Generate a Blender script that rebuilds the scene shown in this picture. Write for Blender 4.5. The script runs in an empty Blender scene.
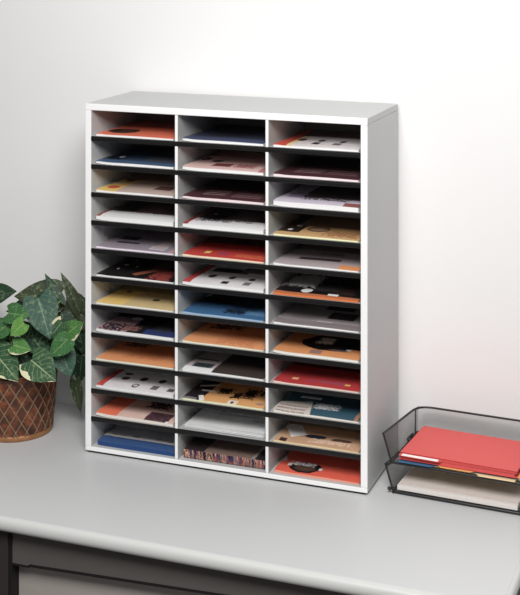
import bpy, bmesh, math, random
from mathutils import Vector, Matrix
random.seed(7)
scene = bpy.context.scene
COL = scene.collection
# ------------------------------------------------------------------ sizes (metres); organizer front left foot = origin
W, H, D = 0.74, 0.881, 0.275
T, DT = 0.0165, 0.0075
CW = (W - 2*T - 2*DT)/3
PITCH = (H - 2*T)/12
WALL_Y = 0.288
YAW = 0.36181
CAM = Vector((1.62321881, -3.04150003, 1.33475395))
FPX, PY0 = 1353.39768, -76.193777

def at(px, py, Y):
    """point of the plane y=Y that the photo shows at (px,py)"""
    r = Vector((math.cos(YAW), math.sin(YAW), 0)); f = Vector((-math.sin(YAW), math.cos(YAW), 0))
    d = f + r*((px-260)/FPX) + Vector((0, 0, 1))*((PY0-py)/FPX)
    return CAM + d*((Y-CAM.y)/d.y)

# ------------------------------------------------------------------ materials
def lin(c):
    o = []
    for v in c[:3]:
        v /= 255.0
        o.append(v/12.92 if v <= .04045 else ((v+.055)/1.055)**2.4)
    return o
def col(c, gain=1.0):
    return tuple(min(.92, v*gain) for v in lin(c)) + (1.0,)
def muted(c, gain, k=.16):
    r, g, b = lin(c); y = .3*r+.59*g+.11*b
    return tuple(min(.92, (v+(y-v)*k)*gain) for v in (r, g, b)) + (1.0,)

class NT:
    def __init__(s, name):
        s.m = bpy.data.materials.new(name); s.m.use_nodes = True
        s.t = s.m.node_tree; s.n = s.t.nodes; s.b = s.n['Principled BSDF']; s.out = s.n['Material Output']
    def add(s, kind, **kw):
        n = s.n.new(kind)
        for k, v in kw.items(): setattr(n, k, v)
        return n
    def link(s, a, b): s.t.links.new(a, b)
    def math(s, op, a, b=None):
        n = s.add('ShaderNodeMath', operation=op)
        for i, v in enumerate((a, b)):
            if v is None: continue
            if isinstance(v, (int, float)): n.inputs[i].default_value = v
            else: s.link(v, n.inputs[i])
        return n.outputs[0]
    def mix(s, fac, a, b):
        n = s.add('ShaderNodeMix', data_type='RGBA')
        for sock, v in ((n.inputs[0], fac), (n.inputs[6], a), (n.inputs[7], b)):
            if isinstance(v, (int, float)): sock.default_value = v
            elif isinstance(v, tuple): sock.default_value = v
            else: s.link(v, sock)
        return n.outputs[2]
    def noise(s, vec, scale, detail=3.0, rough=.5):
        n = s.add('ShaderNodeTexNoise'); n.inputs['Scale'].default_value = scale
        n.inputs['Detail'].default_value = detail; n.inputs['Roughness'].default_value = rough
        if vec is not None: s.link(vec, n.inputs['Vector'])
        return n.outputs['Fac']
    def set(s, color=None, rough=.5, spec=.5, metal=0.0):
        if color is not None:
            if isinstance(color, tuple): s.b.inputs['Base Color'].default_value = color
            else: s.link(color, s.b.inputs['Base Color'])
        s.b.inputs['Roughness'].default_value = rough
        s.b.inputs['Specular IOR Level'].default_value = spec
        s.b.inputs['Metallic'].default_value = metal
        return s.m

def plain(name, c, rough=.5, spec=.5, metal=0.0, var=.06, scale=60, bump=0.0):
    """base colour with a faint procedural mottling"""
    q = NT(name)
    obj = q.add('ShaderNodeTexCoord').outputs['Object']
    f = q.noise(obj, scale, 4)
    a = tuple(v*(1-var) for v in c[:3])+(1.0,); b = tuple(min(.95, v*(1+var)) for v in c[:3])+(1.0,)
    m = q.set(q.mix(f, a, b), rough, spec, metal)
    if bump:
        bn = q.add('ShaderNodeBump'); bn.inputs['Strength'].default_value = bump; bn.inputs['Distance'].default_value = .001
        q.link(f, bn.inputs['Height']); q.link(bn.outputs[0], q.b.inputs['Normal'])
    return m

GAIN = 1.22
def cover_material(name, base, shapes, gain=GAIN):
    q = NT(name)
    uv = q.add('ShaderNodeUVMap', uv_map='UVMap').outputs['UV']
    big = q.noise(uv, 9, 3)
    c0 = muted(base, gain)
    cur = q.mix(big, tuple(v*.9 for v in c0[:3])+(1.0,), tuple(min(.93, v*1.1) for v in c0[:3])+(1.0,))
    for k, (kind, cx, cy, hx, hy, c, rot) in enumerate(shapes):
        mp = q.add('ShaderNodeMapping', vector_type='TEXTURE')
        mp.inputs['Location'].default_value = (cx, cy, 0); mp.inputs['Rotation'].default_value = (0, 0, rot)
        mp.inputs['Scale'].default_value = (max(hx, .004), max(hy, .004), 1)
        q.link(uv, mp.inputs['Vector']); p = mp.outputs[0]
        if kind == 'e':
            # a slightly uneven outline
            ln = q.add('ShaderNodeVectorMath', operation='LENGTH'); q.link(p, ln.inputs[0])
            wob = q.math('MULTIPLY', q.noise(p, 1.7, 2), .45)
            mask = q.math('LESS_THAN', q.math('ADD', ln.outputs['Value'], wob), 1.22)
        else:
            ab = q.add('ShaderNodeVectorMath', operation='ABSOLUTE'); q.link(p, ab.inputs[0])
            sp = q.add('ShaderNodeSeparateXYZ'); q.link(ab.outputs[0], sp.inputs[0])
            mask = q.math('LESS_THAN', q.math('MAXIMUM', sp.outputs[0], sp.outputs[1]), 1.0)
            if kind == 'n':
                ed = q.math('MAXIMUM', sp.outputs[0], sp.outputs[1])
                nz = q.noise(uv, 26 + 3*(k % 3), 3, .6)
                mask = q.math('MULTIPLY', mask, q.math('GREATER_THAN', q.math('SUBTRACT', nz, q.math('MULTIPLY', q.math('POWER', ed, 3.0), .16)), .41))
            elif kind == 't':
                s2 = q.add('ShaderNodeSeparateXYZ'); q.link(p, s2.inputs[0])
                row = q.math('LESS_THAN', q.math('FRACT', q.math('MULTIPLY', s2.outputs[1], 1.5)), .5)
                nz = q.noise(uv, 75, 1)
                mask = q.math('MULTIPLY', q.math('MULTIPLY', mask, row), q.math('GREATER_THAN', nz, .47))
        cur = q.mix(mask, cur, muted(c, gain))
    return q.set(cur, .30, .6)

# ------------------------------------------------------------------ mesh helpers
def link_mesh(name, bm, mat, parent=None, smooth=False, auto=None):
    me = bpy.data.meshes.new(name)
    bmesh.ops.recalc_face_normals(bm, faces=bm.faces[:])
    bm.to_mesh(me); bm.free()
    mats = mat if isinstance(mat, (list, tuple)) else [mat]
    for m_ in mats: me.materials.append(m_)
    if smooth:
        for f in me.polygons: f.use_smooth = True
        if auto: me.set_sharp_from_angle(angle=math.radians(auto))
    o = bpy.data.objects.new(name, me); COL.objects.link(o)
    if parent: o.parent = parent
    return o
def empty(name, loc=(0, 0, 0)):
    o = bpy.data.objects.new(name, None); o.location = loc; o.empty_display_size = .05; COL.objects.link(o); return o
def tag(o, label=None, cat=None, group=None, kind=None):
    if label: o['label'] = label
    if cat: o['category'] = cat
    if group: o['group'] = group
    if kind: o['kind'] = kind
    return o
def box(x0, x1, y0, y1, z0, z1, bev=0.0, seg=2, bm=None):
    b = bmesh.new()
    bmesh.ops.create_cube(b, size=1)
    for v in b.verts:
        v.co = ((x0+x1)/2+v.co.x*(x1-x0), (y0+y1)/2+v.co.y*(y1-y0), (z0+z1)/2+v.co.z*(z1-z0))
    if bev: bmesh.ops.bevel(b, geom=b.edges[:], offset=bev, segments=seg, affect='EDGES', profile=.5)
    if bm is not None:
        me = bpy.data.meshes.new('t'); b.to_mesh(me); b.free(); bm.from_mesh(me); bpy.data.meshes.remove(me); return bm
    return b
def prism(poly, axis, a0, a1, bm=None):
    """closed 2-D outline swept along an axis: poly gives the two other coordinates"""
    bm = bm or bmesh.new()
    def co(p, a): return {0: (a, p[0], p[1]), 1: (p[0], a, p[1]), 2: (p[0], p[1], a)}[axis]
    A = [bm.verts.new(co(p, a0)) for p in poly]; B = [bm.verts.new(co(p, a1)) for p in poly]
    n = len(poly)
    for i in range(n): bm.faces.new((A[i], A[(i+1) % n], B[(i+1) % n], B[i]))
    bm.faces.new(A[::-1]); bm.faces.new(B)
    return bm
def tube(pts, r, bm=None, seg=8, closed=False, taper=None):
    bm = bm or bmesh.new()
    pts = [Vector(p) for p in pts]; n = len(pts); rings = []
    up = None
    for i, p in enumerate(pts):
        if closed: t = pts[(i+1) % n]-pts[i-1]
        else: t = pts[min(i+1, n-1)]-pts[max(i-1, 0)]
        t.normalize()
        if up is None: up = t.orthogonal().normalized()
        else:
            up = up - t*up.dot(t)
            up = up.normalized() if up.length > 1e-5 else t.orthogonal().normalized()
        s = t.cross(up)
        rr = r if taper is None else r*(1+(taper-1)*i/(n-1))
        rings.append([bm.verts.new(p+(up*math.cos(a)+s*math.sin(a))*rr) for a in (2*math.pi*k/seg for k in range(seg))])
    m = n if closed else n-1
    for i in range(m):
        A, B = rings[i], rings[(i+1) % n]
        for k in range(seg): bm.faces.new((A[k], A[(k+1) % seg], B[(k+1) % seg], B[k]))
    if not closed: bm.faces.new(rings[0][::-1]); bm.faces.new(rings[-1])
    return bm
def round_path(pts, r, n=6):
    """polyline with its inner corners rounded off"""
    pts = [Vector(p) for p in pts]; out = [pts[0]]
    for i in range(1, len(pts)-1):
        a, b, c = pts[i-1], pts[i], pts[i+1]
        d1 = (a-b); d2 = (c-b); k = min(r, d1.length*.45, d2.length*.45)
        p, q = b+d1.normalized()*k, b+d2.normalized()*k
        for j in range(n+1):
            t = j/n; out.append(p*(1-t)**2+b*2*t*(1-t)+q*t*t)
    out.append(pts[-1]); return out

# ================================================================== the setting
wall_m = plain('wall_paint', (.86, .855, .85, 1), .9, .15, var=.012, scale=3)
w = link_mesh('wall_back', box(-2.2, 3.4, WALL_Y, WALL_Y+.1, -.74, 2.4), wall_m); tag(w, kind='structure')
floor_m = plain('floor_vinyl', col((120, 116, 112)), .6, .3, var=.08, scale=12)
f = link_mesh('floor', box(-2.2, 3.4, -4.2, WALL_Y+.1, -.80, -.74), floor_m); tag(f, kind='structure')

# ================================================================== desk
lam = plain('grey_laminate', col((206, 207, 208)), .42, .4, var=.018, scale=140)
lam_edge = plain('pale_edge_band', col((208, 209, 207)), .35, .5, var=.01)
dark_metal = plain('charcoal_metal', col((90, 86, 83)), .55, .4, var=.05)
black_gap = plain('black_parts_and_shade', col((28, 26, 25)), .6, .3, var=.05)  # for small dark parts and for strips that stand in for shade
grey_metal = plain('warm_grey_metal', col((170, 163, 158)), .55, .4, var=.04)
pier_m = plain('dark_pedestal', col((52, 47, 45)), .6, .35, var=.05)
DX0, DX1, DY0, DY1 = -.75, 1.141, -.408, WALL_Y-.003
desk = empty('desk', (.2, -.06, -.74)); tag(desk, 'light grey desk with rounded pale front edge carrying the organizer, plant and tray', 'desk')
def dpart(name, bm, m, smooth=False, auto=None):
    o = link_mesh(name, bm, m, None, smooth, auto); o.parent = desk; o.matrix_parent_inverse = Matrix.Translation(-desk.location); return o
dpart('worktop', box(DX0+.012, DX1-.012, DY0+.014, DY1, -.0315, 0, .0008, 1), lam)
# bullnose edge bands (front and both ends)
def nose(h, d, n=8):
    return [(0, 0)] + [(-d*math.sin(math.pi*k/n)**.75 if 0 < k < n else 0, -h/2+h/2*math.cos(math.pi*k/n)) for k in range(1, n)] + [(0, -h)]
bm = bmesh.new()
prism([(DY0+.014+a, b) for a, b in nose(.0315, .014)], 0, DX0+.012, DX1-.012, bm)
for f_ in bm.faces: f_.smooth = True
dpart('edge_band', bm, lam_edge, True, 50)
bm = bmesh.new()
prism([(DX1-.012-a*.85, b) for a, b in nose(.0315, .014)], 1, DY0+.014, DY1, bm)
dpart('edge_band', bm, lam_edge, True, 50)
bm = bmesh.new()
prism([(DX0+.012+a*.85, b) for a, b in nose(.0315, .014)], 1, DY0+.014, DY1, bm)
dpart('edge_band', bm, lam_edge, True, 50)
# apron with a lower edge that rises towards the right, black strip under it painting in the gap shadow
dpart('apron', prism([(.012, -.03155), (1.09, -.03155), (1.09, -.076), (.058, -.110), (.052, -.114), (.012, -.114)], 1, -.37, -.352), dark_metal)
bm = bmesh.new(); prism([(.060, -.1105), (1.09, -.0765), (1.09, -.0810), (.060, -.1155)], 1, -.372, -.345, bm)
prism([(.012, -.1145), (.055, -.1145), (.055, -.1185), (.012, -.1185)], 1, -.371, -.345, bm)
dpart('gap_shadow', bm, black_gap)
dpart('modesty_panel', box(.012, 1.09, -.343, -.331, -.60, -.0325, .001, 1), grey_metal)
pier = dpart('pedestal', box(-.42, .004, -.378, .18, -.738, -.03155, .002, 2), pier_m)
dpart('post', box(.0045, .0115, -.374, -.34, -.738, -.03155, .0015, 2), black_gap)
dpart('leg', box(1.092, 1.118, -.385, .22, -.738, -.03155, .002, 2), pier_m)
dpart('leg', box(-.74, -.714, -.385, .22, -.738, -.03155, .002, 2), pier_m)
bm = tube([(.009, -.373, -.062), (.009, -.3765, -.062)], .004, seg=10)
dpart('screw', bm, black_gap)

# ================================================================== literature organizer
shell = plain('dove_grey_melamine', col((197, 198, 198)), .5, .3, var=.012, scale=90)
edge_w = plain('white_front_edging', col((246, 247, 247)), .4, .4, var=.006)
inner = plain('grey_inner_board', col((182, 183, 182)), .6, .3, var=.02)
back_m = plain('grey_hardboard', col((128, 123, 122)), .6, .3, var=.04)
mold = plain('black_shelf_moulding', col((24, 23, 24)), .4, .3, var=.04)
org = empty('literature_organizer', (W/2, D/2, 0)); tag(org, 'tall pale grey 36 compartment literature organizer with black shelf edges on the desk', 'organizer')
def opart(name, bm, m, smooth=False, parent=None):
    o = link_mesh(name, bm, m, None, smooth); p_ = parent or org; o.parent = p_
    o.matrix_parent_inverse = Matrix.Translation(-org.location) if p_ is org else Matrix.Identity(4); return o
def paint_front(o, thr=.004):
    """front faces take the white edging, the second material slot"""
    o.data.materials.append(edge_w)
    for f_ in o.data.polygons:
        if f_.center.y < thr and f_.normal.y < -.3: f_.material_index = 1
Z0 = .0055
paint_front(opart('bottom_panel', box(0, W, 0, D, Z0, T, .0014, 2), shell))
paint_front(opart('top_panel', box(0, W, 0, D, H-T, H, .0014, 2), shell))
paint_front(opart('side_panel', box(0, T, 0, D, T+.0004, H-T-.0004, .0012, 2), shell))
paint_front(opart('side_panel', box(W-T, W, 0, D, T+.0004, H-T-.0004, .0012, 2), shell))
opart('back_panel', box(T+.0003, W-T-.0003, D-.008, D-.002, T+.0004, H-T-.0004), back_m)
for x in (T+CW, T+2*CW+DT):
    paint_front(opart('divider', box(x, x+DT, .0015, D-.0085, T+.0004, H-T-.0004, .0008, 1), inner))
bmf = bmesh.new()
box(.006, W-.006, .005, .02, 0, Z0, bm=bmf); box(.006, .02, .0201, D-.006, 0, Z0, bm=bmf); box(W-.02, W-.006, .0201, D-.006, 0, Z0, bm=bmf)
opart('base_shadow_strip', bmf, black_gap)  # black strips added under the base as its contact shadow
for i in range(1, 12):
    zc = H-T-i*PITCH
    bs = bmesh.new()
    for c in range(3):
        x = T+c*(CW+DT)
        box(x+.0002, x+CW-.0002, .0035, D-.0085, zc+.0015, zc+.0050, bm=bs)
    sh = opart('shelf', bs, inner)
    # moulding: a black strip with rounded nose, over the whole width
    prof = [(.0034, zc+.0054), (.0008, zc+.0054), (-.0006, zc+.0040), (-.0010, zc), (-.0006, zc-.0048), (.0008, zc-.0066), (.0034, zc-.0066)]
    bmo = bmesh.new(); prism(prof, 0, T+.0003, W-T-.0003, bmo)
    mo = link_mesh('edge_moulding', bmo, mold)
    mo.parent = sh

# ================================================================== literature in the compartments
BOOKS = [  # broad dull bands at cover backs put shelf shade into the colour
 (1, 1, 'booklet', 0.006, 'orange booklet with a dark oval title strip in the top left compartment', (236, 110, 75), (236, 232, 230), [('e', 0.243, 0.223, 0.195, 0.143, (70, 48, 35), 0), ('e', 0.132, 0.238, 0.072, 0.082, (25, 22, 20), 0), ('r', 0.5, 0.85, 0.6, 0.3, (170, 95, 80), 0)]),  # greyed back band is painted shadow and glare
 (1, 2, 'magazine', 0.0075, 'dark blue magazine with white page edges in the second left compartment from the top', (48, 66, 92), (236, 232, 230), [('r', 0.5, 0.03, 0.6, 0.09, (66, 92, 124), 0), ('n', 0.113, 0.328, 0.151, 0.231, (15, 17, 22), 0), ('e', 0.181, 0.294, 0.032, 0.055, (190, 200, 210), 0), ('r', 0.75, 0.6, 0.22, 0.45, (74, 78, 90), 0)]),  # grey block at the right is painted glare
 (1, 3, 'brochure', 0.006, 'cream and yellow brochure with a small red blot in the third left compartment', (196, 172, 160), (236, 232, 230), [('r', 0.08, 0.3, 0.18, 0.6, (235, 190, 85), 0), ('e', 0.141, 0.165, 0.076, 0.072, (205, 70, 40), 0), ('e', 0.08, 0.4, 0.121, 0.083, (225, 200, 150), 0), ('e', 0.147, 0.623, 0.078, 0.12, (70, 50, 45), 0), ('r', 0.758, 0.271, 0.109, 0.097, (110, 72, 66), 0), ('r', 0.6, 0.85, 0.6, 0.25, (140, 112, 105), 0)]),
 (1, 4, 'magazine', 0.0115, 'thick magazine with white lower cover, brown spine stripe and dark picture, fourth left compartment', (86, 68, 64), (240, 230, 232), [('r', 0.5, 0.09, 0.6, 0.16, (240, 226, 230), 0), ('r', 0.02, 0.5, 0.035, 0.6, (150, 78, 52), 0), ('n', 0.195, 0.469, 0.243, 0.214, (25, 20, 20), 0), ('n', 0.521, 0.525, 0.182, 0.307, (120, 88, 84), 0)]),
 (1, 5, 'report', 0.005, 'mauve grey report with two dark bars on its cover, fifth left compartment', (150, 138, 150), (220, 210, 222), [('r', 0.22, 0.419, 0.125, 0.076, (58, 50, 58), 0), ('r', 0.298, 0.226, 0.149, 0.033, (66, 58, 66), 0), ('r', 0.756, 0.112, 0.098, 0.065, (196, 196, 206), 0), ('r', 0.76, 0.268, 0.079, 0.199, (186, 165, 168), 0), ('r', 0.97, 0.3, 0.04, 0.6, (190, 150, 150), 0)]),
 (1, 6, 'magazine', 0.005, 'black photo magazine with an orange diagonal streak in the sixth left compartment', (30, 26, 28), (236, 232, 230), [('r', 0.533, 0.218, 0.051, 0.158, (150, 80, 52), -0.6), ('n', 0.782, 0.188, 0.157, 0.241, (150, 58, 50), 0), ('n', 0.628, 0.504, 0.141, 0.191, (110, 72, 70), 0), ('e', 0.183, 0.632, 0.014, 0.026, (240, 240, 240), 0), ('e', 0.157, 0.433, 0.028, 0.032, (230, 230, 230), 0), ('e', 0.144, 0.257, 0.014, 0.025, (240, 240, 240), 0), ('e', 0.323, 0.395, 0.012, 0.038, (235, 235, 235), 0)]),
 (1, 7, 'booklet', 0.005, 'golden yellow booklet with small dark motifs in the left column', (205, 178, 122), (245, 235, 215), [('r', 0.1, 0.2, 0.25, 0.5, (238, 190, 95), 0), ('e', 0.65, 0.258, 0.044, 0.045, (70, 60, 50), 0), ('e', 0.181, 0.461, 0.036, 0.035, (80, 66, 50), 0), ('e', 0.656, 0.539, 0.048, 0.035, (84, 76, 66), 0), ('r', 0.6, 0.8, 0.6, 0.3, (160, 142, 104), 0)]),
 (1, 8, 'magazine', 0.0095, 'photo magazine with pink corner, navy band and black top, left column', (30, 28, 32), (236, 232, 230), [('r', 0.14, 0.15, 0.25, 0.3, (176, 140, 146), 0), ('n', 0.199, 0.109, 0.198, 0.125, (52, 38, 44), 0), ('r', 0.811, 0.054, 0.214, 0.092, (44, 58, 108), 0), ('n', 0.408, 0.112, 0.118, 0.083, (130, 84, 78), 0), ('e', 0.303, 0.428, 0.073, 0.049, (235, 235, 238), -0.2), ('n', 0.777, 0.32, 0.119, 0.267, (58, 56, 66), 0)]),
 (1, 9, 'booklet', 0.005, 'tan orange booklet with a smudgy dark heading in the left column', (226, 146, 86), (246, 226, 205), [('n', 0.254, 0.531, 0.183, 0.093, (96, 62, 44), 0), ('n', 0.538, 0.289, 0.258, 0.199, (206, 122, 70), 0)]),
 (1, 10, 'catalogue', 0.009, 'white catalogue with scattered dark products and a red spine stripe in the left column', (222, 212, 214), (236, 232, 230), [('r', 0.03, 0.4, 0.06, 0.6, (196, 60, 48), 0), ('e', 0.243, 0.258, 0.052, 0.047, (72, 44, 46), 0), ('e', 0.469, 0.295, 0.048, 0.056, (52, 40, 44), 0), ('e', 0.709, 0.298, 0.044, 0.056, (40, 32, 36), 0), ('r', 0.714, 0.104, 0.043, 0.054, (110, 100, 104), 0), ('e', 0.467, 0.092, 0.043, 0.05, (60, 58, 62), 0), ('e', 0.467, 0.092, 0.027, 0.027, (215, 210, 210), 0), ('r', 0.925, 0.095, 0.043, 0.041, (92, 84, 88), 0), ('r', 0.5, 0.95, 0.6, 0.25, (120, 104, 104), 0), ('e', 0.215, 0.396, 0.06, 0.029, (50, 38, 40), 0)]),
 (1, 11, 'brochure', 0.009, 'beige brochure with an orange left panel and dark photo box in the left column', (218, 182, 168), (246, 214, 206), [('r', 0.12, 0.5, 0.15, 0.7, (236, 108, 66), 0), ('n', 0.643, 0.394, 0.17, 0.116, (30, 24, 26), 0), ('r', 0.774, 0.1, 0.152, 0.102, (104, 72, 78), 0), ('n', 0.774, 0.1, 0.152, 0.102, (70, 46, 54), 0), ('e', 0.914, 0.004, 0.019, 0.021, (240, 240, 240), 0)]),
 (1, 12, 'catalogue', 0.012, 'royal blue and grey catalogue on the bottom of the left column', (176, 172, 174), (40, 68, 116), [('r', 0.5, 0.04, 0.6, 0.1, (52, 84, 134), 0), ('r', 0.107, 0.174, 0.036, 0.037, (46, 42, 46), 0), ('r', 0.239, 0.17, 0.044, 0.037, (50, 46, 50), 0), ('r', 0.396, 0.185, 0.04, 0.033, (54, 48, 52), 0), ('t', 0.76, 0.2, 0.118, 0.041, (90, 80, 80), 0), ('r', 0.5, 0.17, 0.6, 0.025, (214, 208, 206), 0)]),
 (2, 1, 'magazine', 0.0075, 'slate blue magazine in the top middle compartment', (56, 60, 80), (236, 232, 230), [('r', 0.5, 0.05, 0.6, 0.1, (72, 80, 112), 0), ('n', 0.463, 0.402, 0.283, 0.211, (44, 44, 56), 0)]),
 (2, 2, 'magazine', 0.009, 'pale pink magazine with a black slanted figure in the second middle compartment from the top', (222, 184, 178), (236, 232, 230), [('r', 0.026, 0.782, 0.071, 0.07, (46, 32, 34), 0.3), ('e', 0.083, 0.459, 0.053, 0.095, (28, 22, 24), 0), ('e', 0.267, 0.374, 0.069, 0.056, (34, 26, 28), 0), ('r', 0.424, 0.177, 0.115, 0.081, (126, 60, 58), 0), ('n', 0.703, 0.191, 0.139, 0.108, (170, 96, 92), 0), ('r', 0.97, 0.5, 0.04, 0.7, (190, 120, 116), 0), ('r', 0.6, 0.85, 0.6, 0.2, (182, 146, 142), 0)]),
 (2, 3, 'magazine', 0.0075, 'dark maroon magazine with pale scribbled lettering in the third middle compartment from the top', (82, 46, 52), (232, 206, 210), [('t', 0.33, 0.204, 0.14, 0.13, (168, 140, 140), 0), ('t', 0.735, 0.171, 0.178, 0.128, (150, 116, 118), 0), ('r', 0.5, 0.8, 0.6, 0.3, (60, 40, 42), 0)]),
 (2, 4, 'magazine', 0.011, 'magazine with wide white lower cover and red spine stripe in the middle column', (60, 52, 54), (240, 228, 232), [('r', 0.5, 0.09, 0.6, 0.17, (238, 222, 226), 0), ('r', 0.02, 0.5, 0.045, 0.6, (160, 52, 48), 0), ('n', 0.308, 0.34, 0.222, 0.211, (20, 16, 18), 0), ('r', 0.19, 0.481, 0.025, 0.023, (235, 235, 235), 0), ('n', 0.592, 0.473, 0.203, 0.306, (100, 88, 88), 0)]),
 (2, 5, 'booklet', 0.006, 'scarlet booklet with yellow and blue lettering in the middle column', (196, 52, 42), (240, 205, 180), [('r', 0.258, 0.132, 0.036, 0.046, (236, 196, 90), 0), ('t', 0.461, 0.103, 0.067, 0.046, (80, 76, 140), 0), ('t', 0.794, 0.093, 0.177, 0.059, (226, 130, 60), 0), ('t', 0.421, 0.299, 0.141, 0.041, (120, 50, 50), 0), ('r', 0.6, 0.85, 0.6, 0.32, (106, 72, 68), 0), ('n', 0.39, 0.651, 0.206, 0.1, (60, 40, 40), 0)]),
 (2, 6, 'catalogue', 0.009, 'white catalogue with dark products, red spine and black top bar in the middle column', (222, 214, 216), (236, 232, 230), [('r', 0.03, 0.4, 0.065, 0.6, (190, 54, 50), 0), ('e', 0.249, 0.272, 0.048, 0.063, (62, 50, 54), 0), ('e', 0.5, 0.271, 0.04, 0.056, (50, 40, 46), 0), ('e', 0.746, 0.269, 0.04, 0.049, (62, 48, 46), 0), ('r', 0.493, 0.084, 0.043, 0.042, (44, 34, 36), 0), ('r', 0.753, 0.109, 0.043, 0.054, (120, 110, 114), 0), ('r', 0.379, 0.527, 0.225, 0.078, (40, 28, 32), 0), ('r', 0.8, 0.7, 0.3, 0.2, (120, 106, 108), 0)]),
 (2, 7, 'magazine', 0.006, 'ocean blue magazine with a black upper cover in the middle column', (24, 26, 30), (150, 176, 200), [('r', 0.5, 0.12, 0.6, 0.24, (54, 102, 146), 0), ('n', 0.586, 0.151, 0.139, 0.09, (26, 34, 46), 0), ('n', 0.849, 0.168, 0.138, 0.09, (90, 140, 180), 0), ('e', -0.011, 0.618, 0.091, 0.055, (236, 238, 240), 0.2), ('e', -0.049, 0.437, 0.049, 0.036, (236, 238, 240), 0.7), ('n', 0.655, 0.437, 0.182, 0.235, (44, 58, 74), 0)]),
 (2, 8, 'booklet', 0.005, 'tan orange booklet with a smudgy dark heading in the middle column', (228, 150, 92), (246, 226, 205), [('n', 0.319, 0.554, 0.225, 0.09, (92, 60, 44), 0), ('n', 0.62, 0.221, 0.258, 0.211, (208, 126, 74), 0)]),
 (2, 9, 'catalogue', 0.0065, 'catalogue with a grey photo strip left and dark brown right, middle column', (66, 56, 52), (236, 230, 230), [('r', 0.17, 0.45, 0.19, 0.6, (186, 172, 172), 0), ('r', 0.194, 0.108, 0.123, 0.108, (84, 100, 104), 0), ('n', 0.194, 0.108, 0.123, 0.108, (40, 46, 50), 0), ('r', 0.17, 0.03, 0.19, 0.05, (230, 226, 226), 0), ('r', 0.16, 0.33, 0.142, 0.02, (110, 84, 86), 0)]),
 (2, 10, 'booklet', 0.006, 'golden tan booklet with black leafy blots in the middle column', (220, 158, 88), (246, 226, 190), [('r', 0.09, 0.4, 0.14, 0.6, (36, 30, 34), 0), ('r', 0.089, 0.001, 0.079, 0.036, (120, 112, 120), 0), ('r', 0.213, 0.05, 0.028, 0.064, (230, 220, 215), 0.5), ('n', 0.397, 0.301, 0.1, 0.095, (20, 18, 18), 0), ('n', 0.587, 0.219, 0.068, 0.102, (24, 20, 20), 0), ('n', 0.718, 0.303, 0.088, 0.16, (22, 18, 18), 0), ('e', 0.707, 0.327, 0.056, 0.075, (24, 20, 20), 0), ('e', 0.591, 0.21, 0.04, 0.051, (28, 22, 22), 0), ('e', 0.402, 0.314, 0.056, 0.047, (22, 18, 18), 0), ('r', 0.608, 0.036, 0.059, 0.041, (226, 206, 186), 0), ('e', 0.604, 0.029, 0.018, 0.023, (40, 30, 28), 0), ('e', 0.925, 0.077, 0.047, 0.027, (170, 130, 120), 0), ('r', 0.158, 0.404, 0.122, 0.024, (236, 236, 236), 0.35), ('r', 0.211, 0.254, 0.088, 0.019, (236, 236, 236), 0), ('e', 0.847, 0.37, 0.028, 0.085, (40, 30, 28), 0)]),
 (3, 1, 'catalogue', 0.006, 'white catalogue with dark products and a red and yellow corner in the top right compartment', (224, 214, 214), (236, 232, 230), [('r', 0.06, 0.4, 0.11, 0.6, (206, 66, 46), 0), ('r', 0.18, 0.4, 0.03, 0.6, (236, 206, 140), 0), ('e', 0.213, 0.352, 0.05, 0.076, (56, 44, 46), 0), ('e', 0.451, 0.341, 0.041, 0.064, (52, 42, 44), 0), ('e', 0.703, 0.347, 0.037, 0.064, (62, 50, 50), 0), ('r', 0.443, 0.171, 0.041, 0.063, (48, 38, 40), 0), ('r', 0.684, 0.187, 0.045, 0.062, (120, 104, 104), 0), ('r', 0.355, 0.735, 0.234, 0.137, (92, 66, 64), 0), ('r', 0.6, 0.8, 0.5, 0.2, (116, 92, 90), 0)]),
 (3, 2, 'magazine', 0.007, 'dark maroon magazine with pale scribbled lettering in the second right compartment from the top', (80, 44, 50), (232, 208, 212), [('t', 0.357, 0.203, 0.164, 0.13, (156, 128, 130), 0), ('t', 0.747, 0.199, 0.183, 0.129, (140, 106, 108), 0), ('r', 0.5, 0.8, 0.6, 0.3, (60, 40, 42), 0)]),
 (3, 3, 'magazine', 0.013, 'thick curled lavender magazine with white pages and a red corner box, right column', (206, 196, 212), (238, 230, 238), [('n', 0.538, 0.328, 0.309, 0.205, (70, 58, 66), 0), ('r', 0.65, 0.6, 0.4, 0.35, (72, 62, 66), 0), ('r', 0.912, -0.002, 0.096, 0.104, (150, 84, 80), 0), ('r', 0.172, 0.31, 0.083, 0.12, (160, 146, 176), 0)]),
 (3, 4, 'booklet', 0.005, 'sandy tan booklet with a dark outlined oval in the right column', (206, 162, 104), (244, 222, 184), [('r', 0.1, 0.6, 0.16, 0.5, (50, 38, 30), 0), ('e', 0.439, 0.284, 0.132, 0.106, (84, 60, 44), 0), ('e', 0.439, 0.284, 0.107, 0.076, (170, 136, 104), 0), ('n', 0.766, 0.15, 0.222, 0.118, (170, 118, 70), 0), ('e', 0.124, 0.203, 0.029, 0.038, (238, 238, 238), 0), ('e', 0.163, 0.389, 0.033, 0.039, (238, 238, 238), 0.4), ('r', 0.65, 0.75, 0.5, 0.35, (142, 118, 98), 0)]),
 (3, 5, 'report', 0.005, 'grey mauve report with an orange lower right corner in the right column', (176, 162, 164), (232, 222, 226), [('r', 0.459, 0.263, 0.246, 0.048, (74, 62, 66), 0.03), ('r', 0.209, 0.71, 0.077, 0.045, (70, 58, 60), 0), ('r', 0.898, 0.036, 0.14, 0.086, (226, 142, 78), 0), ('r', 0.519, 0.495, 0.146, 0.036, (128, 114, 116), 0), ('r', 0.6, 0.85, 0.6, 0.25, (130, 114, 114), 0)]),
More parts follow.
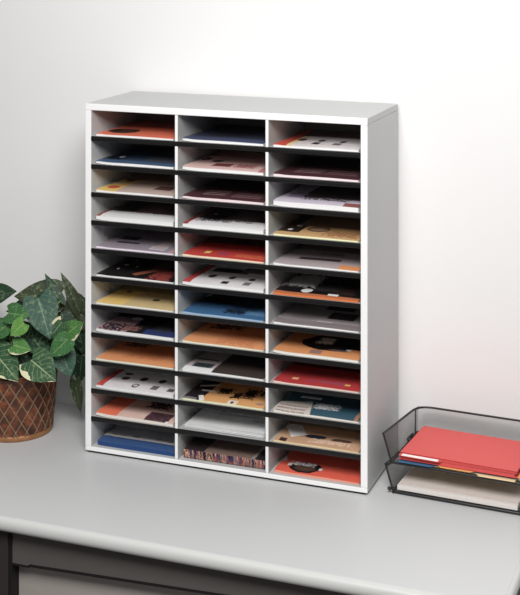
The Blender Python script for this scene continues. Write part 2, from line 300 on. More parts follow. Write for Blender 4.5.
 (3, 6, 'magazine', 0.006, 'black magazine with a ragged white splash and an orange front edge', (26, 23, 24), (206, 116, 66), [('n', 0.204, 0.489, 0.21, 0.265, (238, 238, 238), 0), ('e', 0.183, 0.482, 0.168, 0.199, (240, 240, 240), 0), ('e', 0.263, 0.636, 0.072, 0.061, (238, 238, 238), 0), ('e', 0.35, 0.134, 0.065, 0.069, (236, 236, 236), 0), ('r', 0.548, 0.302, 0.144, 0.128, (62, 56, 58), 0), ('r', 0.5, 0.02, 0.6, 0.03, (190, 104, 58), 0), ('r', 0.683, 0.07, 0.06, 0.025, (236, 232, 230), 0), ('n', 0.789, 0.27, 0.122, 0.19, (60, 42, 36), 0)]),
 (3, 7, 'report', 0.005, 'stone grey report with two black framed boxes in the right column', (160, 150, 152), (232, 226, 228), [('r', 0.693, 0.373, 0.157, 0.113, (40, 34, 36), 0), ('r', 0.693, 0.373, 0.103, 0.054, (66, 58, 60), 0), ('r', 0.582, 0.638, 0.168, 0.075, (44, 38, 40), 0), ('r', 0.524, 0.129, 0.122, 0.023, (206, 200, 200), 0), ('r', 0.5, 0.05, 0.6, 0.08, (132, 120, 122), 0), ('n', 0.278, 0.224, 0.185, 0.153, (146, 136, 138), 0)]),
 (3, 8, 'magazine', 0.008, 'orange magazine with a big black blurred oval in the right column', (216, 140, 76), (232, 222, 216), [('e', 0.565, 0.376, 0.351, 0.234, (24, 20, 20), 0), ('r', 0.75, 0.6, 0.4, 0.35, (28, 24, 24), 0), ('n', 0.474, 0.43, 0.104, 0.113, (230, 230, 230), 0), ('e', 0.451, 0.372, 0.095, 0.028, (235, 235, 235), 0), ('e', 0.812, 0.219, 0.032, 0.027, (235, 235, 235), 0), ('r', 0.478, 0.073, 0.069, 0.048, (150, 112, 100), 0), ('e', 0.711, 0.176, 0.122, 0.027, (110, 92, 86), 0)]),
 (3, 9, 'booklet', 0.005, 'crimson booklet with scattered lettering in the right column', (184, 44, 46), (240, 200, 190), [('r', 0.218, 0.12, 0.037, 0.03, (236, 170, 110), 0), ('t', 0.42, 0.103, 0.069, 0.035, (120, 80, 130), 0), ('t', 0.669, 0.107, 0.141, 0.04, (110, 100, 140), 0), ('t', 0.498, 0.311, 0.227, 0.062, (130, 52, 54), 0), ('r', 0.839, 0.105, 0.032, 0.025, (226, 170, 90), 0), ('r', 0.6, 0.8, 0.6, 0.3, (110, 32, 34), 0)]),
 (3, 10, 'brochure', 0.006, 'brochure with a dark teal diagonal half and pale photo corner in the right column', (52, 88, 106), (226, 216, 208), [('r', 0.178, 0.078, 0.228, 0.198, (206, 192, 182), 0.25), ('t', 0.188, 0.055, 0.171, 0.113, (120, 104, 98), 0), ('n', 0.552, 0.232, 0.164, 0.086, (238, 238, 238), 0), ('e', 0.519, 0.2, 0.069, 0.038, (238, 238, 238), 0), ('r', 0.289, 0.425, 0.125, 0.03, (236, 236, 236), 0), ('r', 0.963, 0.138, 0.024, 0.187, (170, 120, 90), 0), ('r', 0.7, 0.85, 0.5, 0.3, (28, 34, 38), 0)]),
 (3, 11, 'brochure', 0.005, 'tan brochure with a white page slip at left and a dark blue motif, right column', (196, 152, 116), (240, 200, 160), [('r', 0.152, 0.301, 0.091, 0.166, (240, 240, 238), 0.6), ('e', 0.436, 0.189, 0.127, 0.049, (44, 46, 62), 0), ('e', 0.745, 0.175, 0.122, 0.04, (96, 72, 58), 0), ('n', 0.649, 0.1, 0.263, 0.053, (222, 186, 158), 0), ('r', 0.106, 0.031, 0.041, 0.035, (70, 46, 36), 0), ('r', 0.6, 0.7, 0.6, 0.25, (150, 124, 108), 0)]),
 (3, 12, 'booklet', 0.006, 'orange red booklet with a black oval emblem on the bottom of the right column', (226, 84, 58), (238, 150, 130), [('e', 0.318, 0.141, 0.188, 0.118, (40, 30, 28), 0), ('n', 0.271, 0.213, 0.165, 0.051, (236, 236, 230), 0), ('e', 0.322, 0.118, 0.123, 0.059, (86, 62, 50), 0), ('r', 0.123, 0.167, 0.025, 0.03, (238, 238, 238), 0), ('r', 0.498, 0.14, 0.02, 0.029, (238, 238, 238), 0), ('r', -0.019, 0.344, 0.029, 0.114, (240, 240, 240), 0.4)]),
]
def slab(nx, ny, x0, x1, y0, y1, zb, zt, uvs=True):
    """closed sheet or block: zb(u,v), zt(u,v) give its under and upper side"""
    bm = bmesh.new(); uvl = bm.loops.layers.uv.new('UVMap')
    g = {}
    for s, fn in ((0, zb), (1, zt)):
        for i in range(nx+1):
            for j in range(ny+1):
                u, v = i/nx, j/ny
                g[s, i, j] = bm.verts.new((x0+(x1-x0)*u, y0+(y1-y0)*v, fn(u, v)))
    def face(ks):
        f_ = bm.faces.new([g[k] for k in ks])
        for l, k in zip(f_.loops, ks): l[uvl].uv = (k[1]/nx, k[2]/ny)
    for i in range(nx):
        for j in range(ny):
            face([(1, i, j), (1, i+1, j), (1, i+1, j+1), (1, i, j+1)])
            face([(0, i, j), (0, i, j+1), (0, i+1, j+1), (0, i+1, j)])
    for i in range(nx):
        face([(0, i, 0), (0, i+1, 0), (1, i+1, 0), (1, i, 0)]); face([(0, i+1, ny), (0, i, ny), (1, i, ny), (1, i+1, ny)])
    for j in range(ny):
        face([(0, 0, j+1), (0, 0, j), (1, 0, j), (1, 0, j+1)]); face([(0, nx, j), (0, nx, j+1), (1, nx, j+1), (1, nx, j)])
    return bm
def page_material(name, c, gain=1.25):
    q = NT(name)
    ob = q.add('ShaderNodeTexCoord').outputs['Object']
    mp = q.add('ShaderNodeMapping'); mp.inputs['Scale'].default_value = (3, 3, 900); q.link(ob, mp.inputs['Vector'])
    n = q.noise(mp.outputs[0], 1.0, 2)
    c0 = col(c, gain)
    return q.set(q.mix(n, tuple(v*.82 for v in c0[:3])+(1.0,), c0), .7, .25)
PIV = Vector((.795, .035, 0)); TROT = math.radians(-3.0)
def turned(x, y):
    v = Matrix.Rotation(TROT, 2) @ Vector((x-PIV.x, y-PIV.y)); return PIV.x+v.x, PIV.y+v.y
GROUP = 'literature in the organizer compartments'
rnd = random.Random(3)
def comp(c, r):
    x = T+(c-1)*(CW+DT); zs = (T+.0002) if r == 12 else H-T-r*PITCH+.0056
    return x, zs
def place_item(name, label, cat, c, r, dx=.011, dy=.007):
    x, zs = comp(c, r)
    e = empty(name, (x+dx, dy if r < 12 else .014, zs))
    tag(e, label, cat, GROUP); return e
for (c, r, name, t, label, base, page, shapes) in BOOKS:
    e = place_item(name, label, {'report': 'report', 'catalogue': 'catalogue'}.get(name, name), c, r)
    wd, dp = .212, .2455
    curl = .0025+.0015*rnd.random()
    lift = .007 if (c, r) == (3, 3) else 0.0
    def top(u, v, t=t, curl=curl, lift=lift):
        return t + curl*(max(0, .22-u)/.22)**2*(max(0, .5-v)/.5) + .0012*math.sin(math.pi*u)*(1-v) - min(t*.35, .0022)*(max(0, .06-v)/.06) - min(t*.3, .0016)*(max(0, .05-u)/.05)
    def bot(u, v, lift=lift, curl=curl, t=t):
        return .0002 + (curl*.6*(max(0, .2-u)/.2)**2*(max(0, .5-v)/.5) if t > .007 else 0)
    link_mesh('page_block', slab(16, 14, 0, wd, 0.0005, dp-.001, bot, lambda u, v: max(top(u, v)-.0002, bot(u, v)+.0008)), page_material(name+'_pages', page), e, True, 40)
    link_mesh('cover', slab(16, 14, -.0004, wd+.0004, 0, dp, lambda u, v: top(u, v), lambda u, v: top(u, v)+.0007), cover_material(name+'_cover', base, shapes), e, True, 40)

# loose white sheets, second compartment from the bottom, middle column
txt = cover_material('typed_sheet', (236, 236, 240), [('t', .55, .45, .3, .12, (176, 176, 184), .05), ('t', .8, .3, .08, .04, (120, 118, 122), 0)], 1.1)
pl = cover_material('blank_sheet', (232, 233, 238), [], 1.1)
x, zs = comp(2, 11)
SHEETS = [('lowest white sheet of the loose paper pile, in the middle column above the bottom compartment', .0, .000, -.015),
          ('white sheet second from below in the loose paper pile of the middle column', .004, .003, .02),
          ('white sheet in the centre of the loose paper pile of the middle column', -.002, .002, -.03),
          ('white sheet just under the typed one on the loose paper pile, middle column', .005, .008, .035),
          ('typed white sheet on top of the loose paper pile in the middle column', .003, .012, .0)]
for k, (lb, dx, dy, a) in enumerate(SHEETS):
    def zb(u, v, k=k): return .0002+k*.0019+.0012*math.sin(2.2*u+k*1.3)*(1-v)*.5+.0007
    e = link_mesh('paper_sheet', slab(12, 12, -.104, .104, 0, .235, zb, lambda u, v, k=k: zb(u, v, k)+.0006), txt if k == 4 else pl, None, True, 40)
    e.location = (x+CW/2+.001+dx*.6, .012+dy*.6, zs); e.rotation_euler = (0, 0, a*.5)
    tag(e, lb, 'paper', 'loose white sheets in the middle column')

# stack of glossy brochures with colourful cut edges, bottom compartment of the middle column
def edge_material(name, seed):
    q = NT(name); ob = q.add('ShaderNodeTexCoord').outputs['Object']
    mp = q.add('ShaderNodeMapping'); mp.inputs['Scale'].default_value = (150, 3, 12); mp.inputs['Location'].default_value = (2.0+seed*.05, 0, seed*.05)
    q.link(ob, mp.inputs['Vector'])
    n = q.noise(mp.outputs[0], 1.0, 1)
    cr = q.add('ShaderNodeValToRGB'); q.link(n, cr.inputs[0]); el = cr.color_ramp.elements
    cr.color_ramp.interpolation = 'CONSTANT'
    stops = [(0, (36, 32, 48)), (.36, (70, 66, 96)), (.44, (170, 90, 74)), (.5, (214, 186, 160)), (.55, (60, 44, 52)), (.62, (196, 150, 120)), (.7, (90, 88, 120))]
    el[0].color = col(stops[0][1]); el[1].position = stops[1][0]; el[1].color = col(stops[1][1])
    for p_, c_ in stops[2:]:
        n_ = el.new(p_); n_.color = col(c_)
    return q.set(cr.outputs[0], .5, .3)
x, zs = comp(2, 12)
capm = cover_material('brochure_top', (128, 104, 94), [('R'.lower(), .12, .4, .13, .6, (52, 40, 42), 0), ('r', .97, .3, .1, .5, (44, 38, 44), 0), ('t', .5, .16, .35, .05, (90, 70, 66), 0), ('r', .86, .4, .02, .5, (150, 140, 138), 0)])
WORD = ['lowest', 'second lowest', 'third lowest', 'fourth lowest', 'third from the top', 'second from the top', 'topmost']
for k in range(7):
    e = empty('brochure', (x+.010+rnd.uniform(-.0012, .0012), .015+rnd.uniform(0, .005), zs+.0002+k*.0031))
    tag(e, WORD[k]+' brochure with multicoloured cut edges in the bottom middle compartment', 'brochure', 'glossy brochures stacked in the bottom middle compartment')
    link_mesh('page_block', box(0, .212, 0, .238, 0, .0024, .0003, 1), edge_material('brochure_edges', k), e)
    if k == 6:
        link_mesh('cover', slab(4, 4, 0, .212, 0, .238, lambda u, v: .00245, lambda u, v: .0030), capm, e)
    else:
        link_mesh('cover', box(0, .212, 0, .238, .00245, .0030), edge_material('brochure_edges', k+.5), e)

# ================================================================== mesh letter tray
wire = plain('black_wire', col((34, 32, 33)), .42, .5, var=.05)
def mesh_material(name, open_share):
    q = NT(name)
    ob = q.add('ShaderNodeTexCoord').outputs['Object']
    sp = q.add('ShaderNodeSeparateXYZ'); q.link(ob, sp.inputs[0])
    # square weave, 2.2 mm, in the two steepest coordinates of each panel: use x+y along and z or x-y across
    a = q.math('FRACT', q.math('MULTIPLY', q.math('ADD', sp.outputs[0], q.math('MULTIPLY', sp.outputs[1], 1.0)), 420.0))
    b = q.math('FRACT', q.math('MULTIPLY', q.math('ADD', q.math('SUBTRACT', sp.outputs[0], sp.outputs[1]), q.math('MULTIPLY', sp.outputs[2], 1.0)), 420.0))
    hole = q.math('MULTIPLY', q.math('GREATER_THAN', a, .30), q.math('GREATER_THAN', b, .30))
    # too fine to resolve from here: the strands only modulate an even see-through share
    hole = q.math('ADD', q.math('MULTIPLY', hole, .22), open_share)
    q.set(col((70, 66, 66)), .5, .4)
    tr = q.add('ShaderNodeBsdfTransparent'); mx = q.add('ShaderNodeMixShader')
    q.link(hole, mx.inputs[0]); q.link(q.b.outputs[0], mx.inputs[1]); q.link(tr.outputs[0], mx.inputs[2]); q.link(mx.outputs[0], q.out.inputs['Surface'])
    return q.m
MESH = mesh_material('black_wire_mesh', .56); SIDE = mesh_material('dense_black_wire_mesh', .28)
tray = empty('letter_tray', PIV); tray.rotation_euler = (0, 0, TROT); tag(tray, 'two tier black wire mesh letter tray on the desk beside the organizer', 'letter tray')
def tpart(name, bm, m, smooth=True, parent=None):
    o = link_mesh(name, bm, m, None, smooth, 45); o.parent = parent or tray
    o.matrix_parent_inverse = Matrix.Translation(-PIV); return o
def tier(z0, z1, flare, x0, x1, y0, y1):
    """one open fronted basket: floor z0, rim z1"""
    X0, X1, Y1 = x0-flare, x1+flare, y1+.001
    K0, K1 = x0+.002, x1-.002
    def quad(*p):
        bm = bmesh.new(); bm.faces.new([bm.verts.new(v) for v in p]); return bm
    tpart('mesh_floor', quad((x0, y0, z0), (x1, y0, z0), (x1, y1, z0), (x0, y1, z0)), MESH, False)
    tpart('mesh_side', quad((x0, y0, z0), (x0, y1, z0), (K0, Y1, z1), (X0, y0, z1)), SIDE, False)
    tpart('mesh_side', quad((x1, y0, z0), (x1, y1, z0), (K1, Y1, z1), (X1, y0, z1)), SIDE, False)
    tpart('mesh_back', quad((x0, y1, z0), (x1, y1, z0), (K1, Y1, z1), (K0, Y1, z1)), MESH, False)
    # the front corners of the rim turn tightly
    rim = round_path([(x0, y0, z0), (X0, y0, z1)], .01)[:1] + round_path([(X0, y0, z1), (K0, Y1, z1), (K1, Y1, z1), (X1, y0, z1)], .040, 8) + [(x1, y0, z0)]
    tpart('rim_wire', tube(rim, .0026), wire)
    tpart('floor_wire', tube(round_path([(x0, (y0+y1)/2, z0), (x0, y0, z0), (x1, y0, z0), (x1, y1, z0), (x0, y1, z0), (x0, (y0+y1)/2, z0)], .006, 4), .0030), wire)
    for yy in (y1-.02,):
        for (a, b) in ((x0, K0-flare*.05), (x1, K1+flare*.05)):
            tpart('side_wire', tube([(a, yy, z0), (b, yy, z1-.004)], .0016), wire)
TX0, TX1, TY0, TY1 = .7925, 1.094, .035, .243
tier(.0052, .066, .019, TX0, TX1, TY0, TY1)
tier(.0725, .137, .020, TX0-.0045, TX1+.0045, TY0, TY1)
def ball(c, r):
    bm = bmesh.new(); bmesh.ops.create_uvsphere(bm, u_segments=14, v_segments=9, radius=r)
    bmesh.ops.translate(bm, verts=bm.verts[:], vec=c); return bm
for sx, xx in ((-1, TX0), (1, TX1)):
    for yy in (TY0+.004, TY1-.02):
        tpart('foot', tube([(xx, yy, .0), (xx, yy, .0036)], .0042, seg=12), wire)
    bm = ball((xx+sx*.0085, TY0-.002, .011), .0048); tube([(xx, TY0, .011), (xx+sx*.006, TY0-.001, .011)], .002, bm)
    tpart('stop_knob', bm, wire)
    bm = ball((xx-sx*.003, TY0+.001, .0120), .0040)
    tpart('stop_knob', bm, wire)
    for yy in (TY0+.001, TY1-.02):
        bm = tube([(xx+sx*.018, yy, .064), (xx+sx*.0045, yy, .0725)], .0032); me_ = ball((xx+sx*.011, yy-.001, .070), .0052)
        t_ = bpy.data.meshes.new('t'); me_.to_mesh(t_); me_.free(); bm.from_mesh(t_); bpy.data.meshes.remove(t_)
        tpart('stacking_clip', bm, wire)
# latch loops on the left side of the upper tier
tpart('latch', tube(round_path([(TX0-.003, .165, .074), (TX0-.006, .165, .081), (TX0-.006, .195, .081), (TX0-.003, .195, .074)], .006, 4), .0026), wire)

# ---- folders
def folder(name, label, cat, c, x0, y0, z, wdt, dep, th, tab=None, tabc=None, rot=0.0, layers=1, group='file folders in the letter tray', inside=None):
    """tab=(start,end) fractions along the front edge"""
    xr, yr = turned(x0, y0)
    e = empty(name, (xr, yr, z)); e.rotation_euler = (0, 0, TROT+rot); tag(e, label, cat, group)
    card = plain(name+'_card', col(c, 1.0), .6, .35, var=.02, scale=150)
    ct = .0009
    # lower leaf with its tab reaching past the front edge
    tabw = .0125
    poly = [(0, 0), (wdt, 0), (wdt, dep), (0, dep)]
    if tab:
        a, b = tab[0]*wdt, tab[1]*wdt
        poly = [(0, 0)] * (a > .008) + ([(a-.006, 0)] if a > .008 else []) + [(a+.004, -tabw), (b-.004, -tabw)] + ([(b+.006, 0)] if b < wdt-.008 else []) + [(wdt, 0)] * (b < wdt-.008) + [(wdt, dep), (0, dep)]
    link_mesh('lower_leaf', prism(poly, 2, 0, ct), card, e)
    if th > .003:
        link_mesh('papers', box(.006, wdt-.006, .004, dep-.006, ct+.0001, th-ct-.0001), inside or card, e)
    # upper leaf, its front edge rolled slightly down
    def zt(u, v): return th-ct + (-.0006*(1-v/.06) if v < .06 else 0)
    link_mesh('upper_leaf', slab(4, 18, 0, wdt, .002, dep, zt, lambda u, v: zt(u, v)+ct), card, e, True, 40)
    if tabc:
        a, b = tab[0]*wdt, tab[1]*wdt
        o = link_mesh('tab_label', box(a+.006, b-.006, -tabw+.001, -.0005, ct+.0001, ct+.0006), plain('label_paper', col(tabc), .6, .3, var=.01), e)
    return e
cream_paper = page_material('cream_pages', (232, 222, 214), 1.0)
red_paper = plain('red_edges', col((214, 96, 94), 1.0), .6, .3)
ZT = .0765
folder('file_folder', 'cream folder with its tab at the right, lowest folder in upper tray', 'folder', (245, 225, 180), .806, .040, ZT, .285, .195, .0022, (.66, .98))
folder('file_folder', 'dark blue folder with its tab at the left, in the upper tray', 'folder', (70, 118, 158), .803, .040, ZT+.0024, .285, .195, .0022, (.0, .30))
folder('file_folder', 'orange folder with its tab in the middle, in the upper tray', 'folder', (240, 178, 110), .806, .041, ZT+.0048, .285, .195, .0022, (.34, .62))
folder('file_folder', 'red folder without label directly under the topmost red folder', 'folder', (216, 92, 90), .806, .034, ZT+.0072, .279, .190, .0095, None, None, .0, inside=red_paper)
folder('file_folder', 'topmost bright red folder with a white labelled tab at its left', 'folder', (219, 95, 92), .808, .041, ZT+.0169, .277, .180, .0048, (.0, .36), (250, 246, 244), -.02, inside=red_paper)
folder('file_folder', 'cream folder full of papers lying on top in the lower tray', 'folder', (222, 212, 206), .806, .046, .0200, .280, .190, .0035, None, None, inside=cream_paper)
x0, y0 = .801, .0395
st = slab(10, 10, x0-.94, x0-.94+.284, 0, .2, lambda u, v: 0, lambda u, v: .0108)
o = link_mesh('paper_ream', st, page_material('white_pages', (236, 230, 226), 1.0), None, False); o.location = (*turned(.94, y0), .0090); o.rotation_euler = (0, 0, TROT)
tag(o, 'thick block of off-white paper under the cream folder in the lower tray', 'paper stack')

# ================================================================== potted pothos
PC = Vector((-.250, .075, 0)); PH = .168
def pot_mesh():
    bm = bmesh.new(); uvl = bm.loops.layers.uv.new('UVMap')
    NU, NV = 264, 64; ND, NR = 22, 3.4
    rings = []
    for j in range(NV+1):
        v = j/NV; ring = []
        for i in range(NU):
            u = i/NU; a = 2*math.pi*u
            r0 = .0975+.0135*v+.002*math.sin(math.pi*v)
            d = 0.0
            if .09 < v < .93:
                p = (u*ND+v*NR) % 1; q_ = (u*ND-v*NR) % 1
                p = min(p, 1-p); q_ = min(q_, 1-q_)
                ridge = max(0, 1-min(p, q_)/.11)
                d = .0030*ridge - .0012*(1-ridge)
            elif v <= .09: d = .0030*math.sin(math.pi*min(1, v/.09))**.5
            else: d = .004*math.sin(math.pi*(v-.93)/.07)**.6 if v < 1 else 0
            r = r0+d
            ring.append(bm.verts.new((r*math.cos(a), r*math.sin(a), PH*v)))
        rings.append(ring)
    for j in range(NV):
        for i in range(NU):
            f_ = bm.faces.new((rings[j][i], rings[j][(i+1) % NU], rings[j+1][(i+1) % NU], rings[j+1][i])); f_.smooth = True
            for l, (a_, b_) in zip(f_.loops, ((i, j), (i+1, j), (i+1, j+1), (i, j+1))): l[uvl].uv = (a_/NU, b_/NV)
    # inner wall and base
    inn = [[bm.verts.new((r*math.cos(2*math.pi*i/NU), r*math.sin(2*math.pi*i/NU), z)) for i in range(NU)] for r, z in ((.105, PH), (.104, PH-.03))]
    chain = [rings[-1]]+inn
    for A, B in zip(chain, chain[1:]):
        for i in range(NU): bm.faces.new((A[i], A[(i+1) % NU], B[(i+1) % NU], B[i]))
    bm.faces.new(rings[0][::-1]); bm.faces.new(inn[-1])
    return bm
def pot_material():
    q = NT('woven_copper_pot')
    uv = q.add('ShaderNodeUVMap', uv_map='UVMap').outputs['UV']; sp = q.add('ShaderNodeSeparateXYZ'); q.link(uv, sp.inputs[0])
    ob = q.add('ShaderNodeTexCoord').outputs['Object']
    def ridge(sg):
        s_ = q.math('ADD', q.math('MULTIPLY', sp.outputs[0], 22.0), q.math('MULTIPLY', sp.outputs[1], 3.4*sg))
        fr = q.math('FRACT', q.math('ADD', s_, 10.0)); return q.math('MINIMUM', fr, q.math('SUBTRACT', 1.0, fr))
    dmin = q.math('MINIMUM', ridge(1), ridge(-1))
    line = q.math('LESS_THAN', dmin, .055)
    band = q.math('MULTIPLY', q.math('GREATER_THAN', sp.outputs[1], .09), q.math('LESS_THAN', sp.outputs[1], .93))
    line = q.math('MULTIPLY', line, band)
    n = q.noise(ob, 42, 4, .6); n2 = q.noise(ob, 160, 3, .6)
    cr = q.add('ShaderNodeValToRGB'); q.link(n, cr.inputs[0]); el = cr.color_ramp.elements
    el[0].position = .32; el[0].color = col((48, 28, 22)); el[1].position = .7; el[1].color = col((160, 88, 52))
    k = el.new(.5); k.color = col((98, 54, 36))
    base = q.mix(q.math('MULTIPLY', n2, .5), cr.outputs[0], col((56, 34, 27)))
    lc = q.mix(n2, col((84, 64, 48)), col((176, 148, 116)))
    c = q.mix(line, base, lc)
    foot = q.math('LESS_THAN', sp.outputs[1], .085)
    c = q.mix(q.math('MULTIPLY', foot, .75), c, q.mix(n, col((120, 76, 44)), col((206, 150, 100))))
    return q.set(c, .42, .5, .15)
plant = empty('potted_pothos', PC); tag(plant, 'variegated green pothos in a copper brown lattice pot on the desk at left', 'plant')
def ppart(name, bm, m, smooth=True, parent=None, auto=None):
    o = link_mesh(name, bm, m, None, smooth, auto); o.parent = parent or plant
    if parent is None: o.matrix_parent_inverse = Matrix.Identity(4)
    return o
pot = ppart('pot', pot_mesh(), pot_material(), False)
for f_ in pot.data.polygons: f_.use_smooth = True
pot.data.set_sharp_from_angle(angle=math.radians(60))
soil = bmesh.new(); bmesh.ops.create_circle(soil, cap_ends=True, segments=40, radius=.1035)
for v in soil.verts: v.co.z = PH-.022
ppart('soil', soil, plain('dark_soil', col((44, 34, 28)), .95, .1, var=.5, scale=240), False)

def leaf_material(name, c1, c2, vein, cream=0.0, veinw=.035):
    q = NT(name)
    uv = q.add('ShaderNodeUVMap', uv_map='UVMap').outputs['UV']; sp = q.add('ShaderNodeSeparateXYZ'); q.link(uv, sp.inputs[0])
    ob = q.add('ShaderNodeTexCoord').outputs['Object']
    oi = q.add('ShaderNodeObjectInfo')
    off = q.add('ShaderNodeVectorMath', operation='ADD'); q.link(ob, off.inputs[0])
    rn = q.add('ShaderNodeCombineXYZ'); q.link(q.math('MULTIPLY', oi.outputs['Random'], 9.0), rn.inputs[0]); q.link(rn.outputs[0], off.inputs[1])
    n = q.noise(off.outputs[0], 60, 4, .6)
    c = q.mix(n, col(c1), col(c2))
    av = q.math('ABSOLUTE', q.math('SUBTRACT', sp.outputs[1], .5))          # 0 at midrib, .5 at the margin
    mid = q.math('LESS_THAN', av, veinw*.5)
    side = q.math('LESS_THAN', q.math('FRACT', q.math('SUBTRACT', q.math('MULTIPLY', sp.outputs[0], 7.0), q.math('MULTIPLY', av, 5.0))), .12)
    c = q.mix(q.math('MULTIPLY', side, .30), c, col(vein)); c = q.mix(q.math('MULTIPLY', mid, .75), c, col(vein))
    # variegation: pale splashes, denser near the margin of one half
    ns = q.noise(off.outputs[0], 95, 4, .6)
    c = q.mix(q.math('MULTIPLY', q.math('GREATER_THAN', ns, .585), .30), c, col((150, 172, 128)))
    if cream:
        e1 = q.math('SUBTRACT', sp.outputs[1], 1.0-cream)
        m_ = q.math('GREATER_THAN', q.math('ADD', e1, q.math('MULTIPLY', q.math('SUBTRACT', q.noise(off.outputs[0], 34, 2), .5), .8)), 0.0)
        c = q.mix(q.math('MULTIPLY', m_, .92), c, col((226, 220, 184)))
    q.set(c, .45, .16)
    return q.m
LM = {'d': leaf_material('dark_leaf', (24, 42, 32), (50, 78, 58), (104, 126, 98)),
      'b': leaf_material('blue_green_leaf', (38, 64, 56), (70, 102, 86), (118, 142, 118)),
      'o': leaf_material('olive_leaf', (34, 44, 30), (70, 80, 54), (110, 118, 84)),
      'm': leaf_material('mid_green_leaf', (42, 82, 50), (78, 124, 74), (132, 168, 112)),
      'g': leaf_material('bright_leaf', (76, 128, 58), (116, 162, 84), (166, 198, 126)),
      'c': leaf_material('cream_edged_leaf', (32, 60, 42), (70, 104, 72), (170, 186, 140), .05),
      'n': leaf_material('green_cream_edged_leaf', (56, 104, 54), (96, 146, 80), (164, 190, 128), .08)}
stem_m = plain('green_stem', col((74, 96, 56)), .5, .4, var=.15)
WP = [(0, .62), (.08, .86), (.2, 1), (.36, .98), (.52, .84), (.68, .62), (.82, .36), (.93, .14), (1, .012)]
def prof(s):
    for (a, wa), (b, wb) in zip(WP, WP[1:]):
        if s <= b: return wa+(wb-wa)*(s-a)/(b-a)
    return 0.0
def leaf(b, tp, wpx, Y, dY, kind, up=.35, side=0.0, fold=.22, bend=.12, flip=1, petiole=True):
    """b, tp: base and tip in the photo, Y depth of the base, dY how much deeper the tip lies"""
    B, Tp = at(b[0], b[1], Y), at(tp[0], tp[1], Y+dY)
    L = Tp-B; ln = L.length; Ld = L.normalized()
    view = (CAM-B).normalized()
    n0 = (view+Vector((0, 0, up))+Vector((1, 0, 0))*side).normalized()
    Wd = Ld.cross(n0).normalized()*flip; N = Wd.cross(Ld)*flip; N.normalize()
    hw = wpx*.00262/2
    bm = bmesh.new(); uvl = bm.loops.layers.uv.new('UVMap')
    NS, NW = 16, 12; g = []
    ph = rnd.uniform(0, 6)
    for i in range(NS+1):
        s = i/NS; row = []
        for j in range(NW+1):
            t = j/NW*2-1
            lob = -.16*abs(t)**1.4*(1-s)**3
            wv = prof(s)*hw
            z = fold*abs(t)*wv*(1-.5*abs(t)) - bend*ln*(s-.35)**2 + .035*hw*math.sin(5*s+3*t+ph)*abs(t)
            row.append(bm.verts.new(B+Ld*ln*(s+lob)+Wd*t*wv+N*z-PC))
        g.append(row)
    for i in range(NS):
        for j in range(NW):
            f_ = bm.faces.new((g[i][j], g[i][j+1], g[i+1][j+1], g[i+1][j])); f_.smooth = True
            for l, (a_, b_) in zip(f_.loops, ((i, j), (i, j+1), (i+1, j+1), (i+1, j))): l[uvl].uv = (a_/NS, b_/NW)
    me = bpy.data.meshes.new('leaf'); bm.to_mesh(me); bm.free(); me.materials.append(LM[kind])
    o = bpy.data.objects.new('leaf', me); COL.objects.link(o); o.parent = plant
    if petiole:
        R = Vector((PC.x+.25*(B.x-PC.x), PC.y+.25*(B.y-PC.y), PH-.025)) - PC
        E = B-PC-N*.0012
        M_ = (R+E)/2+Vector((0, 0, .03))+(-N*.02)
        M_.z = max(M_.z, PH+.02 if E.z < PH else M_.z)
        pts = [R*(1-t)**2+M_*2*t*(1-t)+E*t*t for t in (k/9 for k in range(10))]
        s_ = link_mesh('petiole', tube(pts, .0022, seg=6, taper=.65), stem_m, None, True); s_.parent = o
    return o
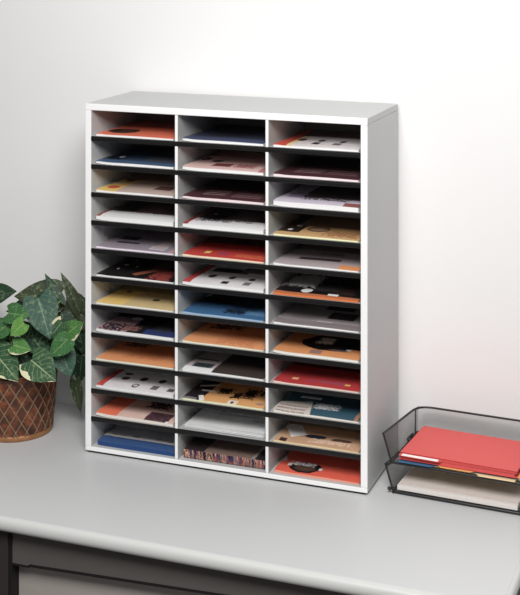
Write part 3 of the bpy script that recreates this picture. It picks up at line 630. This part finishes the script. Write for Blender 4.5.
#     base        tip        width  Y     dY   kind
LEAVES = [
 ((-16, 301), (15, 290), 32, .06, -.02, 'd', .7),
 ((60, 296), (14, 296), 34, .15, -.05, 'o', .2),
 ((60, 303), (45, 273), 13, .115, .01, 'd', .0, .3),
 ((80, 312), (61, 272), 14, .17, .0, 'o', .1, .3),
 ((88, 322), (66, 287), 26, .20, .0, 'o', .2, .2),
 ((62, 340), (58, 362), 24, .24, .0, 'd', .3),  # dark back leaves added to throw shade into the gap by the organizer
 ((72, 312), (84, 340), 26, .24, .0, 'd', .3),
 ((60, 325), (66, 352), 24, .22, .0, 'd', .3),
 ((78, 340), (68, 362), 24, .25, .0, 'd', .3),
 ((44, 318), (52, 346), 26, .18, .0, 'd', .3),
 ((42, 300), (5, 311), 22, .12, -.02, 'd', .7),
 ((38, 298), (50, 339), 34, .05, -.03, 'b', .1),
 ((8, 313), (29, 316), 22, .01, -.01, 'm', .3),
 ((24, 323), (10, 336), 17, -.01, -.01, 'g', .3),
 ((65, 335), (83, 322), 21, .07, -.01, 'n', .2),
 ((13, 345), (31, 350), 18, -.005, .0, 'n', .2),
 ((-6, 352), (18, 381), 34, -.01, -.03, 'c', .2),
 ((31, 360), (56, 381), 33, -.03, -.01, 'c', .2),
 ((33, 338), (50, 360), 22, .06, -.02, 'd', .4),
 ((68, 339), (49, 357), 21, .03, -.02, 'm', .2),
 ((61, 350), (71, 377), 25, .06, -.01, 'b', .1),
 ((75, 381), (81, 413), 12, .13, .0, 'o', .1),
 ((82, 356), (79, 384), 20, .17, .0, 'd', .2),
 ((66, 352), (72, 378), 20, .2, .0, 'd', .2),
 ((70, 300), (84, 322), 26, .2, .0, 'o', .3),
 ((84, 330), (70, 352), 24, .2, .0, 'd', .3),
 ((50, 305), (62, 299), 9, .12, -.02, 'c', .4),
 ((66, 310), (86, 330), 26, .17, .0, 'o', .3),
 ((58, 318), (74, 345), 26, .14, .0, 'd', .3),
 ((30, 322), (36, 352), 26, .09, .0, 'd', .3),
 ((2, 318), (6, 350), 30, .07, .0, 'd', .3),
 ((14, 350), (32, 372), 24, .05, .0, 'd', .3),
 ((48, 352), (66, 366), 22, .08, .0, 'd', .3),
 ((78, 330), (86, 356), 20, .18, .0, 'd', .2),
 ((62, 322), (48, 340), 15, .045, -.01, 'c', .3),
 ((-2, 330), (-22, 352), 26, .02, -.02, 'm', .4),
 ((-10, 310), (-36, 322), 28, .06, -.02, 'b', .5),
 ((-20, 342), (-46, 366), 28, .05, -.01, 'd', .4),
 ((-14, 358), (-24, 388), 26, .0, -.02, 'm', .3),
 ((-8, 296), (-28, 284), 20, .15, .0, 'd', .5),
 ((6, 326), (-10, 338), 18, .0, -.01, 'm', .3),
]
for a in LEAVES:
    leaf(*a[:6], up=a[6], side=a[7] if len(a) > 7 else 0.0)
# one trailing runner that hangs past the pot on the right
ra = [at(52, 352, .07), at(60, 357, .08), at(67, 368, .10), at(72, 380, .12), at(76, 396, .13)]
s_ = link_mesh('runner', tube([p_-PC for p_ in ra], .0018, seg=6), stem_m, None, True); s_.parent = plant

# ================================================================== light and camera
world = bpy.data.worlds.new('studio'); scene.world = world; world.use_nodes = True
bg = world.node_tree.nodes['Background']; bg.inputs[0].default_value = (.93, .96, 1, 1); bg.inputs[1].default_value = .145
def area(name, loc, target, size, power, colr=(1, 1, 1)):
    l = bpy.data.lights.new(name, 'AREA'); l.shape = 'RECTANGLE'; l.size, l.size_y = size; l.energy = power; l.color = colr
    o = bpy.data.objects.new(name, l); o.location = loc; COL.objects.link(o)
    o.rotation_euler = (Vector(target)-Vector(loc)).to_track_quat('-Z', 'Y').to_euler(); return o
area('key_softbox', (1.1, -2.05, 2.15), (.4, .1, .35), (1.4, 1.0), 84, (1, .985, .965))
area('added_wall_fill', (2.3, -1.0, 2.6), (1.35, .28, 1.05), (.7, .7), 5, (1, 1, 1))  # unseen fill lamp added to brighten the wall at the right

cd = bpy.data.cameras.new('camera'); cam = bpy.data.objects.new('camera', cd); COL.objects.link(cam); scene.camera = cam
cam.location = CAM; cam.rotation_euler = (math.pi/2, 0, YAW)
cd.sensor_fit = 'AUTO'; cd.sensor_width = 36; cd.lens = FPX/595*36; cd.shift_y = -(297.5-PY0)/595; cd.clip_end = 60
scene.view_settings.view_transform = 'Standard'; scene.view_settings.look = 'None'
